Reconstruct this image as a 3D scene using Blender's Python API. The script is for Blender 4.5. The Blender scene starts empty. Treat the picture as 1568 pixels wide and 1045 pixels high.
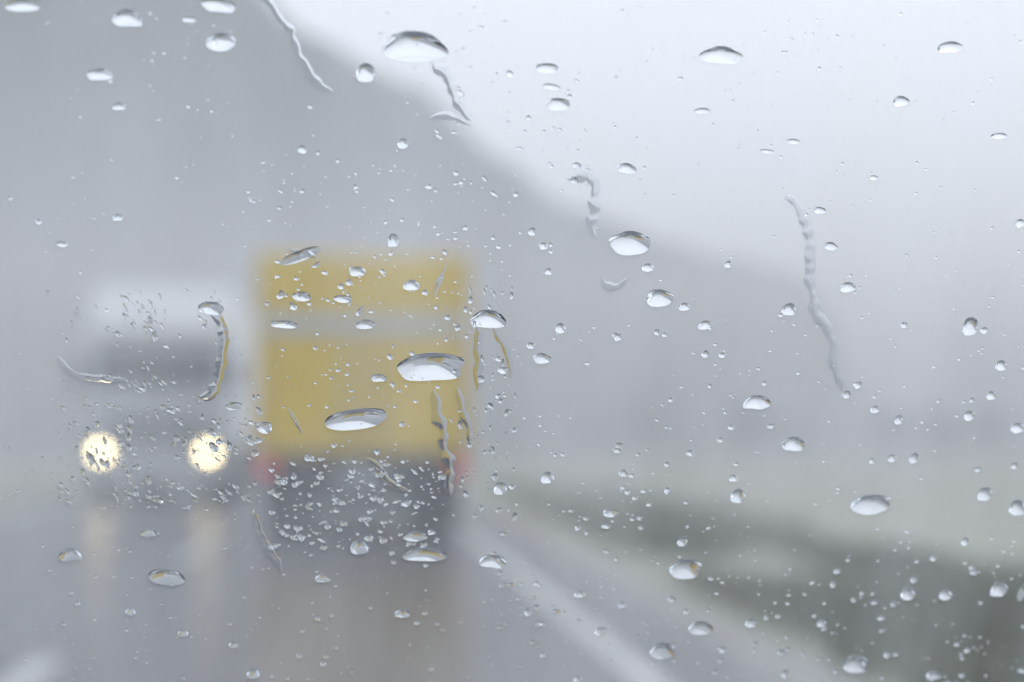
import bpy, math, random
from mathutils import Vector, noise
random.seed(7)
scene = bpy.context.scene
R = math.radians

# ------------------------------------------------------------------ helpers
def new_mat(name):
    m = bpy.data.materials.new(name); m.use_nodes = True
    nt = m.node_tree
    for n in list(nt.nodes): nt.nodes.remove(n)
    out = nt.nodes.new('ShaderNodeOutputMaterial')
    return m, nt, out

def pbr(name, col, rough=0.6, metal=0.0, var=0.25, scale=6.0, bump=0.0, col2=None, spec=0.5, coat=0.0):
    m, nt, out = new_mat(name)
    b = nt.nodes.new('ShaderNodeBsdfPrincipled')
    tc = nt.nodes.new('ShaderNodeTexCoord')
    nz = nt.nodes.new('ShaderNodeTexNoise'); nz.inputs['Scale'].default_value = scale
    nz.inputs['Detail'].default_value = 3
    nt.links.new(tc.outputs['Object'], nz.inputs['Vector'])
    cr = nt.nodes.new('ShaderNodeValToRGB')
    c2 = col2 if col2 else tuple(c*(1-var) for c in col)
    cr.color_ramp.elements[0].position = 0.35; cr.color_ramp.elements[1].position = 0.65
    cr.color_ramp.elements[0].color = (*c2, 1); cr.color_ramp.elements[1].color = (*col, 1)
    nt.links.new(nz.outputs['Fac'], cr.inputs['Fac'])
    nt.links.new(cr.outputs['Color'], b.inputs['Base Color'])
    b.inputs['Roughness'].default_value = rough
    b.inputs['Metallic'].default_value = metal
    b.inputs['Specular IOR Level'].default_value = spec
    b.inputs['Coat Weight'].default_value = coat
    if bump > 0:
        bp = nt.nodes.new('ShaderNodeBump'); bp.inputs['Strength'].default_value = bump
        bp.inputs['Distance'].default_value = 0.02
        nt.links.new(nz.outputs['Fac'], bp.inputs['Height'])
        nt.links.new(bp.outputs['Normal'], b.inputs['Normal'])
    nt.links.new(b.outputs['BSDF'], out.inputs['Surface'])
    return m

def emis(name, col, s):
    m, nt, out = new_mat(name)
    e = nt.nodes.new('ShaderNodeEmission')
    e.inputs['Color'].default_value = (*col, 1); e.inputs['Strength'].default_value = s
    nt.links.new(e.outputs[0], out.inputs['Surface'])
    return m

def mesh_obj(name, verts, faces, mat=None, parent=None, smooth=False, loc=(0,0,0)):
    me = bpy.data.meshes.new(name); me.from_pydata(verts, [], faces); me.update()
    if smooth: me.polygons.foreach_set('use_smooth', [True]*len(me.polygons))
    ob = bpy.data.objects.new(name, me); scene.collection.objects.link(ob)
    ob.location = loc
    if mat: me.materials.append(mat)
    if parent: ob.parent = parent
    return ob

def box(name, c, s, mat, parent, bev=0.0):
    x, y, z = s[0]/2, s[1]/2, s[2]/2
    v = [(-x,-y,-z),(x,-y,-z),(x,y,-z),(-x,y,-z),(-x,-y,z),(x,-y,z),(x,y,z),(-x,y,z)]
    f = [(0,3,2,1),(4,5,6,7),(0,1,5,4),(1,2,6,5),(2,3,7,6),(3,0,4,7)]
    ob = mesh_obj(name, v, f, mat, parent, loc=c)
    if bev > 0:
        md = ob.modifiers.new('bevel', 'BEVEL'); md.width = bev; md.segments = 3
    return ob

def cyl(name, c, r, w, mat, parent, axis='X', seg=28, bev=0.0):
    v = []; 
    for s in (-w/2, w/2):
        for i in range(seg):
            a = 2*math.pi*i/seg
            p = (r*math.cos(a), r*math.sin(a))
            v.append((s, p[0], p[1]) if axis == 'X' else ((p[0], s, p[1]) if axis == 'Y' else (p[0], p[1], s)))
    f = [tuple(range(seg))[::-1], tuple(range(seg, 2*seg))]
    for i in range(seg):
        j = (i+1) % seg; f.append((i, j, seg+j, seg+i))
    ob = mesh_obj(name, v, f, mat, parent, loc=c)
    if bev > 0:
        md = ob.modifiers.new('bevel', 'BEVEL'); md.width = bev; md.segments = 2
    return ob

def empty(name, loc=(0,0,0)):
    e = bpy.data.objects.new(name, None); scene.collection.objects.link(e); e.location = loc
    return e

# ------------------------------------------------------------------ world / sun
w = bpy.data.worlds.new("World"); scene.world = w; w.use_nodes = True
nt = w.node_tree
for n in list(nt.nodes): nt.nodes.remove(n)
wo = nt.nodes.new('ShaderNodeOutputWorld'); bg = nt.nodes.new('ShaderNodeBackground')
sky = nt.nodes.new('ShaderNodeTexSky'); sky.sky_type = 'NISHITA'; sky.sun_disc = False
sky.sun_elevation = R(48); sky.sun_rotation = R(40)
sky.air_density = 1.0; sky.dust_density = 4.0; sky.ozone_density = 1.0
hs = nt.nodes.new('ShaderNodeHueSaturation'); hs.inputs['Saturation'].default_value = 0.35
nt.links.new(sky.outputs[0], hs.inputs['Color'])
tc = nt.nodes.new('ShaderNodeTexCoord'); nz = nt.nodes.new('ShaderNodeTexNoise')
nz.inputs['Scale'].default_value = 1.6; nz.inputs['Detail'].default_value = 3
nt.links.new(tc.outputs['Generated'], nz.inputs['Vector'])
cr = nt.nodes.new('ShaderNodeValToRGB')
cr.color_ramp.elements[0].position = 0.3; cr.color_ramp.elements[1].position = 0.7
cr.color_ramp.elements[0].color = (0.78, 0.825, 0.96, 1); cr.color_ramp.elements[1].color = (0.86, 0.905, 1.0, 1)
nt.links.new(nz.outputs['Fac'], cr.inputs['Fac'])
vm = nt.nodes.new('ShaderNodeVectorMath'); vm.operation = 'SCALE'; vm.inputs['Scale'].default_value = 15.2
nt.links.new(cr.outputs['Color'], vm.inputs[0])
mx = nt.nodes.new('ShaderNodeMixRGB'); mx.inputs[0].default_value = 0.87
nt.links.new(hs.outputs[0], mx.inputs[1]); nt.links.new(vm.outputs[0], mx.inputs[2])
nt.links.new(mx.outputs[0], bg.inputs['Color']); bg.inputs['Strength'].default_value = 0.1
nt.links.new(bg.outputs[0], wo.inputs['Surface'])

sl = bpy.data.lights.new('sun', 'SUN'); sl.energy = 1.5; sl.angle = R(20); sl.color = (1.0, 0.98, 0.95)
so = bpy.data.objects.new('sun', sl); scene.collection.objects.link(so)
so.rotation_euler = (R(42), 0, R(180-40))

# ------------------------------------------------------------------ camera (driver's / passenger's eye)
YAW, PITCH = R(6.4), R(3.87)
EYE = Vector((0, 0, 1.2))
cd = bpy.data.cameras.new('camera'); cam = bpy.data.objects.new('camera', cd); scene.collection.objects.link(cam)
cam.location = EYE; cam.rotation_euler = (R(90)+PITCH, 0, -YAW)
cd.lens = 50; cd.sensor_width = 36; cd.clip_start = 0.02; cd.clip_end = 3000
cd.dof.use_dof = True; cd.dof.focus_distance = 0.302; cd.dof.aperture_fstop = 6.6
scene.camera = cam

# ------------------------------------------------------------------ materials
m_grassland = pbr('wet_field', (0.27,0.275,0.22), 0.8, scale=0.35, col2=(0.17,0.185,0.135))
m_hill = pbr('wooded_hill', (0.085,0.10,0.08), 0.9, scale=0.12, col2=(0.05,0.06,0.06))
m_blade = pbr('grass_blade', (0.11,0.12,0.05), 0.6, scale=1.5, col2=(0.06,0.07,0.035))
m_white = pbr('white_paint_line', (0.6,0.6,0.59), 0.35, scale=5, col2=(0.3,0.3,0.3))
m_gravel = pbr('gravel_shoulder', (0.20,0.20,0.19), 0.5, scale=30, bump=0.3)
# wet asphalt
m_road, nt, out = new_mat('wet_asphalt')
b = nt.nodes.new('ShaderNodeBsdfPrincipled'); tc = nt.nodes.new('ShaderNodeTexCoord')
n1 = nt.nodes.new('ShaderNodeTexNoise'); n1.inputs['Scale'].default_value = 1.2; n1.inputs['Detail'].default_value = 3
mp = nt.nodes.new('ShaderNodeMapping'); mp.inputs['Scale'].default_value = (1.0, 0.15, 1.0)
nt.links.new(tc.outputs['Object'], mp.inputs['Vector']); nt.links.new(mp.outputs[0], n1.inputs['Vector'])
n2 = nt.nodes.new('ShaderNodeTexNoise'); n2.inputs['Scale'].default_value = 120
nt.links.new(tc.outputs['Object'], n2.inputs['Vector'])
c1 = nt.nodes.new('ShaderNodeValToRGB'); c1.color_ramp.elements[0].color = (0.05,0.052,0.06,1); c1.color_ramp.elements[1].color = (0.085,0.088,0.10,1)
nt.links.new(n1.outputs['Fac'], c1.inputs['Fac']); nt.links.new(c1.outputs[0], b.inputs['Base Color'])
mr = nt.nodes.new('ShaderNodeMapRange'); mr.inputs['To Min'].default_value = 0.15; mr.inputs['To Max'].default_value = 0.34
nt.links.new(n1.outputs['Fac'], mr.inputs['Value']); nt.links.new(mr.outputs[0], b.inputs['Roughness'])
bp = nt.nodes.new('ShaderNodeBump'); bp.inputs['Strength'].default_value = 0.12; bp.inputs['Distance'].default_value = 0.01
nt.links.new(n2.outputs['Fac'], bp.inputs['Height']); nt.links.new(bp.outputs[0], b.inputs['Normal'])
b.inputs['Specular IOR Level'].default_value = 0.6
nt.links.new(b.outputs[0], out.inputs['Surface'])

# ------------------------------------------------------------------ ground, road, markings
mesh_obj('ground', [(-900,-60,0),(900,-60,0),(900,1200,0),(-900,1200,0)], [(0,1,2,3)], m_grassland)

def cx_off(y):
    return 0 if y < 60 else (y-60)**2/260.0
def strip(name, x0, x1, z, mat, y0=-40, y1=170, dash=None):
    v=[]; f=[]
    segs=[]
    if dash:
        y=y0
        while y<y1: segs.append((y, y+dash[0])); y+=dash[0]+dash[1]
    else: segs=[(y0,y1)]
    for a,bb in segs:
        n=max(1,int((bb-a)/4)); base=len(v)
        for i in range(n+1):
            y=a+(bb-a)*i/n; o=cx_off(y)
            v += [(x0+o,y,z),(x1+o,y,z)]
        for i in range(n):
            k=base+2*i; f.append((k,k+1,k+3,k+2))
    return mesh_obj(name, v, f, mat)
strip('road', -5.3, 2.05, 0.008, m_road)
strip('gravel_verge', 2.05, 2.5, 0.004, m_gravel)
strip('road_edge_line', 1.38, 1.53, 0.012, m_white)
strip('road_centre_line', -1.68, -1.53, 0.012, m_white, y0=-7.0, dash=(4.5,6))
strip('road_edge_line', -5.05, -4.87, 0.012, m_white)

# grass verge
v=[]; f=[]
for i in range(24000):
    y = 4 + 44*random.random()**2.3; x = 2.4 + 3.0*random.random()**0.9 + 0.02*y
    if noise.noise(Vector((x*0.9,y*0.35,2)))<-0.25: continue
    if random.random() < (y-12)/26: continue
    h = random.uniform(0.08,0.24)*(1+0.6*noise.noise(Vector((x*1.3,y*0.5,0))))
    a = random.uniform(0,math.pi); wd = random.uniform(0.008,0.02)
    dx,dy = math.cos(a)*wd, math.sin(a)*wd; lx,ly=random.uniform(-.07,.07),random.uniform(-.07,.07)
    k=len(v); v += [(x-dx,y-dy,0.0),(x+dx,y+dy,0.0),(x+lx,y+ly,h)]; f.append((k,k+1,k+2))
mesh_obj('grass', v, f, m_blade)

# hill: wooded slope descending from the left to the right
px = [(-3000,-500),(-900,-330),(0,-150),(300,-90),(430,0),(640,120),(760,215),(860,290),(1000,345),(1150,372),(1240,405),(1290,520),(1360,640),(1700,655),(2600,640),(4000,600)]
def crest(X, Y):
    ang = math.atan2(X, Y)-YAW
    p = 784 + 2178*math.tan(max(-1.2,min(1.2,ang)))
    for (a,ya),(b_,yb) in zip(px[:-1],px[1:]):
        if a<=p<=b_:
            t=(p-a)/(b_-a); yy=ya+(yb-ya)*t; break
    else: yy = px[0][1] if p<px[0][0] else px[-1][1]
    return (675-yy)/2178*150
v=[]; f=[]; NX=170; NY=26
for j in range(NY+1):
    Y = 118+ j*(80/NY)
    for i in range(NX+1):
        X = -210 + 420*i/NX
        t = min(1,(Y-118)/34.0); s = t*t*(3-2*t)
        Hc = crest(X*150/Y if Y else X,150)
        z = Hc*s + (1.8*noise.noise(Vector((X*.22,Y*.22,0)))+0.9*noise.noise(Vector((X*.6,Y*.6,3))))*s*min(1,Hc/6)
        v.append((X,Y,z-0.3))
for j in range(NY):
    for i in range(NX):
        a=j*(NX+1)+i; f.append((a,a+1,a+NX+2,a+NX+1))
mesh_obj('hill', v, f, m_hill, smooth=True)

# distant tree line on the right: trunks + leaf clumps, one object
v=[]; f=[]
def tree(x,y,h,r):
    k=len(v)
    for z,rr in ((0,.22),(h*.45,.14),(h*.8,.05)):
        for q in range(6):
            a=q*math.pi/3; v.append((x+rr*math.cos(a),y+rr*math.sin(a),z))
    for l in range(2):
        for q in range(6): f.append((k+l*6+q,k+l*6+(q+1)%6,k+l*6+6+(q+1)%6,k+l*6+6+q))
    for c in range(9):
        a=random.uniform(0,6.28); rr=r*random.uniform(.1,.75); cz=h*random.uniform(.4,.92)
        cxx,cyy=x+rr*math.cos(a),y+rr*math.sin(a); cr_=r*random.uniform(.3,.5)
        for q in range(60):
            d=Vector((random.gauss(0,1),random.gauss(0,1),random.gauss(0,.8))).normalized()*cr_*random.uniform(.5,1)
            s=random.uniform(.12,.3); k=len(v)
            p=Vector((cxx,cyy,cz))+d
            for _ in range(3): v.append(tuple(p+Vector((random.uniform(-s,s),random.uniform(-s,s),random.uniform(-s,s)))))
            f.append((k,k+1,k+2))
for i in range(30):
    tree(random.uniform(14,85), random.uniform(82,112), random.uniform(2.5,5.0), random.uniform(1.5,3))
mesh_obj('distant_trees', v, f, pbr('tree_foliage',(0.07,0.09,0.055),0.9,scale=.5))

# ------------------------------------------------------------------ yellow truck (rear view)
m_yel = pbr('yellow_paint', (0.68,0.47,0.004), 0.5, var=0.12, scale=2.5, spec=0.25)
m_grey = pbr('grey_panel', (0.50,0.53,0.56), 0.5, var=0.15, scale=3)
m_dark = pbr('dark_chassis', (0.02,0.021,0.024), 0.7, scale=4, spec=0.3)
m_tyre = pbr('tyre_rubber', (0.02,0.02,0.021), 0.75, scale=10, spec=0.3)
m_steel = pbr('steel', (0.4,0.4,0.42), 0.35, metal=0.9, scale=8)
m_red = pbr('red_lens', (0.5,0.008,0.012), 0.25, scale=8)
m_redlit = emis('tail_lamp_lit', (1.0,0.03,0.04), 0.9)
m_glassd = pbr('dark_glass', (0.02,0.025,0.03), 0.08, scale=3)
T = empty('yellow_truck', (0.13, 17, 0))
L=6.2
box('cargo_box', (0,L/2,2.18), (2.50,L,2.40), m_yel, T, 0.05)
box('top_door_panel', (0,-0.012,3.02), (2.34,0.03,0.60), m_yel, T, 0.01)
box('grey_band', (0,-0.02,2.54), (2.44,0.05,0.20), m_grey, T, 0.01)
for s,n in ((-1,'left'),(1,'right')):
    box('rear_door_'+n, (s*0.59,-0.012,1.73), (1.14,0.03,1.32), m_yel, T, 0.012)
    box('corner_post_'+n, (s*1.235,-0.02,2.2), (0.06,0.06,2.38), m_yel, T, 0.01)
    cyl('lock_rod_'+n, (s*0.18,-0.05,1.73), 0.014, 1.3, m_steel, T, 'Z', 10)
    box('rod_handle_'+n, (s*0.26,-0.07,1.45), (0.22,0.02,0.03), m_steel, T, 0.004)
    for z in (1.2,1.7,2.2): box('hinge_'+n, (s*1.14,-0.035,z), (0.10,0.02,0.05), m_steel, T, 0.004)
    box('tail_lamp_housing_'+n, (s*1.05,-0.02,0.83), (0.36,0.08,0.17), m_dark, T, 0.01)
    box('tail_lamp_'+n, (s*1.12,-0.07,0.84), (0.2,0.03,0.15), m_red, T, 0.01)
    box('brake_lamp_'+n, (s*1.12,-0.09,0.84), (0.14,0.02,0.11), m_redlit, T, 0.005)
    cyl('wheel_outer_'+n, (s*1.06,1.5,0.48), 0.48, 0.26, m_tyre, T, bev=0.03)
    cyl('wheel_inner_'+n, (s*0.76,1.5,0.48), 0.48, 0.26, m_tyre, T, bev=0.03)
    cyl('wheel_front_'+n, (s*1.02,6.7,0.48), 0.48, 0.28, m_tyre, T, bev=0.03)
    cyl('hub_'+n, (s*1.18,1.5,0.48), 0.2, 0.06, m_steel, T, bev=0.01)
    box('mud_flap_'+n, (s*0.92,0.85,0.45), (0.58,0.02,0.62), m_dark, T)
    box('chassis_rail_'+n, (s*0.42,3.8,0.82), (0.1,7.4,0.24), m_dark, T)
    box('bumper_bracket_'+n, (s*0.55,0.15,0.68), (0.08,0.1,0.28), m_dark, T)
    box('side_skirt_'+n, (s*1.15,4.0,0.65), (0.04,2.6,0.4), m_dark, T, 0.01)
    box('wing_mirror_'+n, (s*1.36,6.9,2.0), (0.2,0.1,0.4), m_dark, T, 0.03)
box('rear_sill', (0,-0.01,0.945), (2.46,0.08,0.10), m_dark, T, 0.01)
box('under_run_bumper', (0,0.0,0.52), (2.2,0.1,0.2), m_dark, T, 0.02)
box('licence_plate', (0,-0.06,0.76), (0.52,0.015,0.11), m_grey, T, 0.003)
cyl('rear_axle', (0,1.5,0.48), 0.08, 1.6, m_dark, T)
box('fuel_tank', (0.85,3.6,0.62), (0.5,1.0,0.4), m_dark, T, 0.06)
box('cab_body', (0,7.15,1.45), (2.25,1.6,1.7), m_yel, T, 0.15)
box('cab_windshield', (0,7.93,1.85), (2.0,0.06,0.7), m_glassd, T, 0.03)
box('front_bumper', (0,7.95,0.6), (2.3,0.15,0.35), m_dark, T, 0.03)

# ------------------------------------------------------------------ oncoming white truck
m_wp = pbr('white_paint', (0.88,0.89,0.90), 0.4, var=0.04, scale=2)
m_sil = pbr('cab_light_grey', (0.50,0.52,0.56), 0.4, var=0.12, scale=3)
m_gril = pbr('grille_grey', (0.13,0.14,0.16), 0.4, var=0.12, scale=3)
m_lamp = emis('headlamp_lit', (1.0,0.80,0.44), 16)
W = empty('white_truck', (-3.55, 26.6, 0))
box('cargo_box', (0,4.7,2.55), (2.5,6.0,3.05), m_wp, W, 0.06)
# cab as shaped profile extruded over X
prof=[(0.0,0.55),(0.0,1.9),(0.25,2.95),(0.55,3.0),(1.65,3.0),(1.65,0.55)]
hw=1.22; v=[(-hw,y,z) for y,z in prof]+[(hw,y,z) for y,z in prof]; n=len(prof)
f=[tuple(range(n)),tuple(range(2*n-1,n-1,-1))]+[(i,n+i,n+(i+1)%n,(i+1)%n) for i in range(n)]
cb=mesh_obj('cab', v, f, m_sil, W); md=cb.modifiers.new('bevel','BEVEL'); md.width=0.07; md.segments=3
# windshield slab follows the raked cab front
v=[(-1.1,0.008,2.12),(1.1,0.008,2.12),(1.1,0.17,2.82),(-1.1,0.17,2.82),(-1.1,0.1,2.12),(1.1,0.1,2.12),(1.1,0.28,2.82),(-1.1,0.28,2.82)]
f=[(0,1,2,3),(7,6,5,4),(0,4,5,1),(1,5,6,2),(2,6,7,3),(3,7,4,0)]
mesh_obj('windscreen', v, f, m_glassd, W)
# roof deflector / header box
prof=[(0.22,3.02),(0.12,3.2),(0.4,4.02),(1.6,4.12),(1.6,3.02)]
hw=1.24; v=[(-hw,y,z) for y,z in prof]+[(hw,y,z) for y,z in prof]; n=len(prof)
f=[tuple(range(n)),tuple(range(2*n-1,n-1,-1))]+[(i,n+i,n+(i+1)%n,(i+1)%n) for i in range(n)]
rb=mesh_obj('roof_fairing', v, f, m_wp, W); md=rb.modifiers.new('bevel','BEVEL'); md.width=0.06; md.segments=3
box('bumper', (0,-0.06,0.62), (2.46,0.3,0.5), m_sil, W, 0.06)
box('grille', (0,-0.02,1.35), (1.7,0.06,0.55), m_gril, W, 0.02)
for k in range(5): box('grille_bar', (0,-0.06,1.15+k*0.1), (1.66,0.03,0.025), m_sil, W, 0.005)
for s,n_ in ((-1,'left'),(1,'right')):
    cyl('headlamp_'+n_, (s*0.95,-0.225,0.93), 0.11, 0.04, m_lamp, W, 'Y', 12)
    box('headlamp_housing_'+n_, (s*0.95,-0.12,0.93), (0.42,0.16,0.32), m_gril, W, 0.03)
    cyl('wheel_'+n_, (s*1.05,0.95,0.5), 0.5, 0.3, m_tyre, W, bev=0.03)
    cyl('rear_wheel_'+n_, (s*1.0,6.2,0.5), 0.5, 0.5, m_tyre, W, bev=0.03)
    box('mirror_'+n_, (s*1.42,0.1,2.35), (0.2,0.12,0.55), m_dark, W, 0.03)
    box('mirror_arm_'+n_, (s*1.28,0.14,2.6), (0.2,0.03,0.03), m_dark, W)
    box('chassis_'+n_, (s*0.45,4.2,0.8), (0.12,7,0.3), m_dark, W)
box('wiper_blade', (0.3,0.0,2.1), (0.9,0.02,0.02), m_dark, W)

# ------------------------------------------------------------------ own car: bonnet and windshield
TILT = R(24)
gU=Vector((1,0,0)); gV=Vector((0,-math.sin(TILT),math.cos(TILT))); gN=Vector((0,math.cos(TILT),math.sin(TILT)))
gO = EYE + Vector((0.035,0.30,0.02))
m_hood = pbr('dark_car_paint',(0.01,0.011,0.012),0.6,var=0.1,scale=2,spec=0.1)
v=[];f=[]
for j in range(11):
    for i in range(13):
        u=-1+2*i/12; t=j/10
        x=0.15+u*0.85*(1-0.06*t*t); y=0.50+1.35*t - 0.12*u*u*t
        z=0.875-0.095*t*t-0.05*u*u-0.02*t
        v.append((x,y,z))
for j in range(10):
    for i in range(12):
        a=j*13+i; f.append((a,a+1,a+14,a+13))
hd=mesh_obj('car_hood', v, f, m_hood, smooth=True)
md=hd.modifiers.new('solid','SOLIDIFY'); md.thickness=0.03; md.offset=-1

WS = empty('car_windshield', (0,0,0))
def gp(u,v_,h=0.0): return gO + gU*u + gV*v_ + gN*h
m_pane, nt, out = new_mat('clear_glass')
tr=nt.nodes.new('ShaderNodeBsdfTransparent'); tr.inputs[0].default_value=(0.975,0.985,0.985,1)
nt.links.new(tr.outputs[0], out.inputs['Surface'])
m_film, nt, out = new_mat('mist_film')
tr=nt.nodes.new('ShaderNodeBsdfTransparent'); tl=nt.nodes.new('ShaderNodeBsdfTranslucent')
tl.inputs[0].default_value=(0.89,0.925,1.0,1)
tc=nt.nodes.new('ShaderNodeTexCoord')
n1=nt.nodes.new('ShaderNodeTexNoise'); n1.inputs['Scale'].default_value=16; n1.inputs['Detail'].default_value=4
mp=nt.nodes.new('ShaderNodeMapping'); mp.inputs['Rotation'].default_value=(0,R(18),0); mp.inputs['Scale'].default_value=(2.6,1,0.6)
nt.links.new(tc.outputs['Object'],mp.inputs[0]); nt.links.new(mp.outputs[0],n1.inputs[0])
a=nt.nodes.new('ShaderNodeMapRange'); a.inputs['From Min'].default_value=.3; a.inputs['From Max'].default_value=.7
a.inputs['To Min'].default_value=0.07; a.inputs['To Max'].default_value=0.18
nt.links.new(n1.outputs['Fac'],a.inputs['Value'])
ms=nt.nodes.new('ShaderNodeMixShader'); nt.links.new(a.outputs[0],ms.inputs[0])
nt.links.new(tr.outputs[0],ms.inputs[1]); nt.links.new(tl.outputs[0],ms.inputs[2]); nt.links.new(ms.outputs[0],out.inputs['Surface'])
PW0,PW1,PH0,PH1=-0.45,0.75,-0.36,0.36
v=[tuple(gp(u,q,h)) for h in (-0.005,-0.001) for u,q in ((PW0,PH0),(PW1,PH0),(PW1,PH1),(PW0,PH1))]
f=[(0,3,2,1),(4,5,6,7),(0,1,5,4),(1,2,6,5),(2,3,7,6),(3,0,4,7)]
mesh_obj('glass_pane', v, f, m_pane, WS)
mesh_obj('mist_film', [tuple(gp(u,q,-0.0006)) for u,q in ((PW0,PH0),(PW1,PH0),(PW1,PH1),(PW0,PH1))], [(0,1,2,3)], m_film, WS)
def bar(name,u0,u1,q0,q1):
    v=[tuple(gp(u,q,h)) for h in (-0.02,0.008) for u,q in ((u0,q0),(u1,q0),(u1,q1),(u0,q1))]
    o=mesh_obj(name,v,[(0,3,2,1),(4,5,6,7),(0,1,5,4),(1,2,6,5),(2,3,7,6),(3,0,4,7)],m_dark,WS)
bar('lower_seal',PW0-.03,PW1+.03,PH0-.03,PH0-.0005); bar('upper_seal',PW0-.03,PW1+.03,PH1+.0005,PH1+.03)
bar('left_seal',PW0-.03,PW0-.0005,PH0,PH1); bar('right_seal',PW1+.0005,PW1+.03,PH0,PH1)

# ---- measured positions of drops -> glass plane coordinates (metres)
Rv=Vector((math.cos(YAW),-math.sin(YAW),0)); Fv=Vector((math.sin(YAW)*math.cos(PITCH),math.cos(YAW)*math.cos(PITCH),math.sin(PITCH))); Uv=Rv.cross(Fv)
def G(x,y):
    d=Fv+Rv*((x-784)/2178)+Uv*((522.5-y)/2178)
    t=(gO-EYE).dot(gN)/d.dot(gN); p=EYE+d*t-gO
    return p.dot(gU),p.dot(gV)
PX=0.302/2178
DV=[];DF=[];DS=[]
def drop(x,y,w_,h_,rot=0,k=0.55,irr=0.06,seg=None,rings=None,bend=0.0,sag=-0.25,pw=1.0):
    cu,cv=G(x,y); a=w_/2*PX; b_=h_/2*PX/math.cos(TILT-PITCH)
    big=max(w_,h_)
    seg=seg or (48 if big>30 else 22 if big>12 else 12)
    rings=rings or (14 if big>30 else 6 if big>12 else 4)
    e=[(random.uniform(-1,1)*irr/(q-1)**.5,random.uniform(0,6.28)) for q in range(2,6)]
    H=min(a,b_)*k; cr_,sr=math.cos(rot),math.sin(rot)
    k0=len(DV)
    def pt(t,th,h):
        rr=1+sum(am*math.cos((q+2)*th+ph) for q,(am,ph) in enumerate(e))
        cth,sth=math.cos(th),math.sin(th)
        ux=math.copysign(abs(cth)**0.88,cth); uy=math.copysign(abs(sth)**0.95,sth)
        X=a*t*rr*ux; Y=b_*t*rr*uy
        Y+=bend*b_*((X/a)**2)
        Y-=sag*b_*(1-t*t)
        return tuple(gp(cu+X*cr_-Y*sr,cv+X*sr+Y*cr_,h))
    DV.append(pt(0,0,H))
    for r in range(1,rings+1):
        t=math.sin(r/rings*math.pi/2)
        for s in range(seg): DV.append(pt(t,2*math.pi*s/seg,H*max(0,(1-t*t))**pw))
    for s in range(seg): DF.append((k0,k0+1+s,k0+1+(s+1)%seg)); DS.append(True)
    for r in range(rings-1):
        o=k0+1+r*seg
        for s in range(seg): DF.append((o+s,o+seg+s,o+seg+(s+1)%seg,o+(s+1)%seg)); DS.append(True)
    # flat inner side
    k1=len(DV)
    for s in range(seg): DV.append(pt(1,2*math.pi*s/seg,0))
    DF.append(tuple(k1+s for s in range(seg))[::-1]); DS.append(False)

def rivulet(pts,w0,k=0.3,jit=0.45,step=3.0):
    w0*=1.2; k*=0.6
    P=[Vector((p[0],p[1],0)) for p in pts]; path=[]
    for i in range(len(P)-1):
        p0=P[max(i-1,0)];p1=P[i];p2=P[i+1];p3=P[min(i+2,len(P)-1)]
        n=max(2,int((p2-p1).length/step))
        for j in range(n):
            t=j/n
            path.append(0.5*((2*p1)+(-p0+p2)*t+(2*p0-5*p1+4*p2-p3)*t*t+(-p0+3*p1-3*p2+p3)*t**3))
    path.append(P[-1]); n=len(path); sd=random.uniform(0,99); M=8; k0=len(DV)
    rows=[]
    for i,p in enumerate(path):
        d=(path[min(i+1,n-1)]-path[max(i-1,0)]).normalized(); nn=Vector((-d.y,d.x,0))
        wd=w0/2*max(.25,1+jit*2*noise.noise(Vector((i*step*0.07,sd,0))))*min(1,(min(i,n-1-i)+0.3)/6)
        off=nn*(w0*0.4*noise.noise(Vector((i*step*0.04,sd,7))))
        row=[]
        for j in range(M+1):
            s=-1+2*j/M; q=p+off+nn*(s*wd); u,vv=G(q.x,q.y)
            row.append((u,vv,(1-s*s)*wd*PX*k*(1+.5*noise.noise(Vector((i*step*.11,sd,3))))))
        rows.append(row)
    for row in rows:
        for u,vv,h in row: DV.append(tuple(gp(u,vv,h)))
    for i in range(n-1):
        for j in range(M):
            a=k0+i*(M+1)+j; DF.append((a,a+M+1,a+M+2,a+1)); DS.append(True)
    k1=len(DV)
    for row in rows:
        for c in (0,M): u,vv,h=row[c]; DV.append(tuple(gp(u,vv,-0.00002)))
    for i in range(n-1):
        a=k1+2*i; DF.append((a,a+1,a+3,a+2)); DS.append(False)

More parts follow.
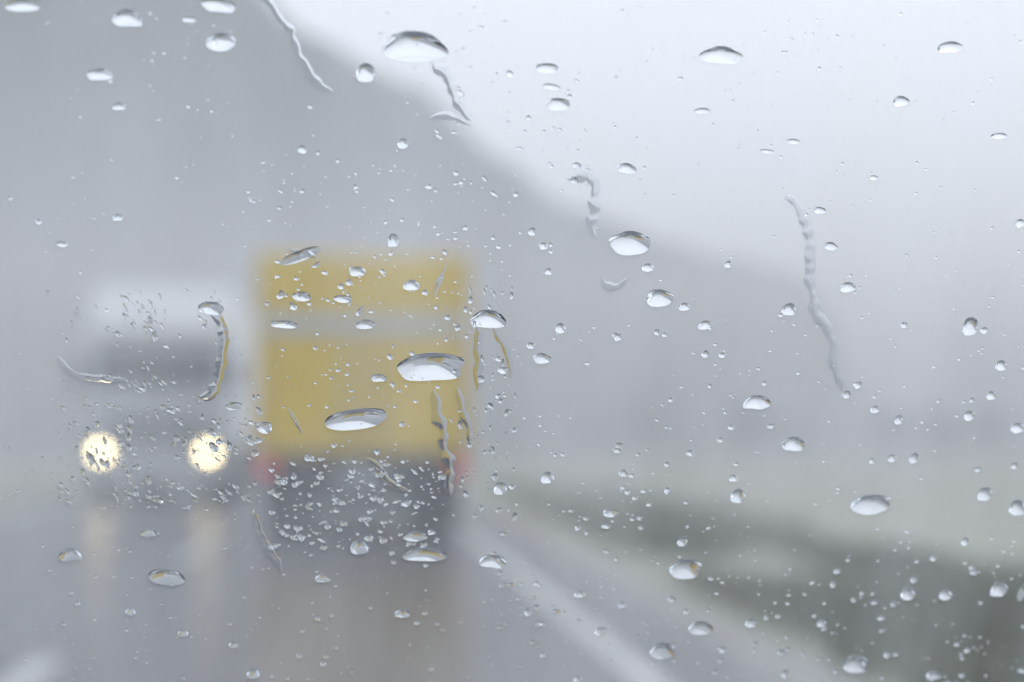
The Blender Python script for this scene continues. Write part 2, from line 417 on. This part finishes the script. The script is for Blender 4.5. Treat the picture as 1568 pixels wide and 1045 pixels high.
BIG=[(635,72,90,40),(1105,85,60,24),(338,65,40,24),(195,28,40,22),(152,114,34,16),(560,112,28,24),(182,163,20,10),(838,105,34,14),(855,160,34,18),(845,133,26,8),
(1455,72,40,14),(1380,155,26,14),(1530,208,26,8),(960,258,30,14),(965,373,60,36),(1010,457,42,26),(992,410,18,12),(1208,474,24,18),(1272,377,22,12),(1255,322,20,10),
(1298,440,24,16),(1048,470,18,12),(1080,498,22,14),(748,489,56,26),(660,562,108,42),(1159,616,42,24),(1215,680,38,24),(830,549,28,16),(858,503,16,16),
(1486,500,26,28),(1130,760,24,24),(1333,773,66,34),(1508,757,24,24),(1558,778,30,26),(1050,872,54,34),(1073,962,42,24),(1015,997,42,30),(1310,1018,46,30),(1150,955,20,14),
(1258,955,16,14),(1045,830,16,16),(1340,627,16,12),(1376,643,14,16),(1484,637,18,16),(1533,560,20,16),(1518,606,16,14),(1400,702,14,18),(1366,702,14,14),(1558,656,22,18),
(1562,342,18,12),(838,732,20,20),(766,748,20,22),(935,786,26,14),(918,968,16,12),(888,910,18,12),(650,850,72,22),(550,838,30,24),(755,860,44,24),(636,822,40,16),
(255,884,60,26),(107,850,36,20),(227,816,24,14),(200,937,16,12),(494,886,24,14),(616,940,26,14),(388,1032,22,18),(357,988,14,12),(280,970,16,12),(323,472,40,18),
(358,622,26,12),(405,655,24,18),(462,454,28,14),(560,497,30,14),(547,416,26,14),(602,368,16,20),(180,333,14,10),(95,374,16,8),(435,497,40,12),(525,458,26,12),
(630,437,24,16),(617,220,16,14),(463,229,12,12),(1115,405,12,10),(832,377,14,10),(815,355,12,12),(840,416,12,10),(945,690,14,8),(1448,912,22,18),(1530,903,28,28),
(1390,910,26,22),(1430,1035,30,16),(1478,830,14,14),(1215,217,20,8),(1338,272,14,6),(1042,121,10,6),(580,579,24,12),(1175,232,22,6),(1075,170,26,8),(35,8,50,16),(335,8,46,18),(290,30,20,8)]
for x,y,w_,h_ in BIG:
    drop(x,y,w_,h_,rot=random.uniform(-.14,.1),k=random.uniform(.85,1.1),irr=.08,bend=random.uniform(-.3,0))
drop(545,643,98,32,rot=.14,k=1.05,irr=.04,bend=.1)
drop(460,392,62,16,rot=.35,k=.6,irr=.1); drop(1565,905,14,40,k=.7)

def pop(x0,y0,x1,y1,n,s0,s1,a0,a1,r0,r1,irr,k0=.65,k1=1.05,bias=2.0,clump=0):
    c=0; tries=0
    while c<n and tries<n*12:
        tries+=1
        x=random.uniform(x0,x1); y=random.uniform(y0,y1)
        if clump and noise.noise(Vector((x*.012,y*.012,clump)))<random.uniform(-.35,.35): continue
        s=s0+(s1-s0)*random.random()**bias; ar=random.uniform(a0,a1)
        drop(x,y,s,s*ar,rot=random.uniform(r0,r1),k=random.uniform(k0,k1),irr=irr,bend=random.uniform(-.3,.3)); c+=1
pop(-30,-20,1600,1060,800,2.2,5.5,.5,1.1,-.6,.6,.12,bias=2.5,clump=1.3)
pop(-30,-20,1600,1060,160,4,9,.45,.9,-.6,.6,.15,clump=4.1)
pop(760,480,1600,1060,250,4,15,.5,.95,-.4,.4,.12,bias=2.6,clump=2.2)
pop(1000,880,1600,1060,60,4,14,.6,1.1,-.8,.8,.15,clump=8.1)
pop(760,720,1100,960,80,3,13,.5,.9,-.5,.5,.15,clump=3.3)
pop(-10,780,760,1060,100,3,10,.5,.95,-.5,.5,.15,clump=5.3)
pop(415,700,680,840,220,3,15,.4,1.0,-1.4,.6,.25,bias=2.2)
pop(395,385,710,480,55,3,16,.3,1.0,-.9,1.2,.25,bias=2.4,clump=6.9)
pop(420,480,720,700,65,3,11,.4,1.1,-1.,1.,.2,clump=7.7)
pop(95,440,345,600,150,3,15,.22,.5,-1.4,-.5,.25,clump=9.1)
pop(90,600,400,770,250,3,15,.25,.6,-1.5,-.5,.25,clump=9.9)
pop(0,680,300,780,80,3,10,.3,.7,-1.5,.2,.2,clump=11.)
pop(690,440,790,800,110,3,15,.3,.8,-1.6,-1.0,.25,clump=12.)
pop(380,250,860,400,60,3,9,.4,1.,-.8,.8,.2,clump=13.)
pop(640,90,900,300,40,3,14,.3,.7,-.9,.2,.25,clump=14.)
pop(105,650,200,735,26,5,20,.25,.6,-1.6,-.7,.3); pop(325,640,395,705,40,4,18,.3,.8,-1.5,-.3,.3); pop(255,660,345,740,12,4,12,.3,.7,-1.5,-.3,.3)

for pts,w_,k in [
 ([(1203,298),(1225,325),(1238,365),(1241,420),(1246,470),(1268,505),(1277,550),(1290,600)],12,.28),
 ([(395,-20),(420,15),(443,45),(460,90),(480,122),(510,142)],11,.19),
 ([(662,92),(685,120),(700,155),(722,186)],12,.22),
 ([(655,182),(690,178),(725,192)],9,.18),
 ([(868,272),(900,272),(912,300),(905,335),(912,362)],14,.24),
 ([(922,418),(930,436),(950,438),(962,425)],10,.28),
 ([(728,500),(735,545),(728,600)],12,.24),
 ([(755,500),(775,540),(782,580)],8,.26),
 ([(665,595),(672,640),(684,700),(690,760)],13,.24),
 ([(700,590),(712,640),(722,680)],9,.26),
 ([(388,780),(398,815),(412,840),(432,875)],9,.6),
 ([(322,480),(342,505),(338,560),(325,600),(300,612)],13,.24),
 ([(560,700),(580,715),(600,742),(625,752)],9,.5),
 ([(440,380),(470,388),(490,400)],9,.5),
 ([(665,455),(675,425),(685,405)],7,.5),
 ([(85,545),(110,570),(150,580),(190,582)],7,.2),
 ([(440,625),(452,645),(462,665)],6,.6),
]:
    rivulet(pts,w_,k)
m_water, nt, out = new_mat('rain_water')
g=nt.nodes.new('ShaderNodeBsdfGlass'); g.inputs['IOR'].default_value=1.333; g.inputs['Roughness'].default_value=0.0
g.inputs['Color'].default_value=(0.97,0.98,0.99,1)
nt.links.new(g.outputs[0],out.inputs['Surface'])
DF=[tuple(reversed(q)) for q in DF]      # outward-facing normals
me=bpy.data.meshes.new('raindrops'); me.from_pydata(DV,[],DF); me.update()
me.polygons.foreach_set('use_smooth',DS); me.materials.append(m_water)
rd=bpy.data.objects.new('raindrops',me); scene.collection.objects.link(rd)

# ------------------------------------------------------------------ fog / spray layer over the landscape
m_fog, nt, out = new_mat('rain_mist')
vs=nt.nodes.new('ShaderNodeVolumeScatter'); vs.inputs['Color'].default_value=(0.965,0.98,1,1)
vs.inputs['Density'].default_value=0.0165; vs.inputs['Anisotropy'].default_value=0.0
nt.links.new(vs.outputs[0],out.inputs['Volume'])
mist=mesh_obj('mist',[(-260,7,-1),(260,7,-1),(260,330,-1),(-260,330,-1),(-260,7,16),(260,7,16),(260,330,16),(-260,330,16)],
 [(0,3,2,1),(4,5,6,7),(0,1,5,4),(1,2,6,5),(2,3,7,6),(3,0,4,7)],m_fog)

scene.view_settings.view_transform='Standard'
scene.view_settings.look='None'
scene.view_settings.exposure=0
print('drop faces',len(DF))
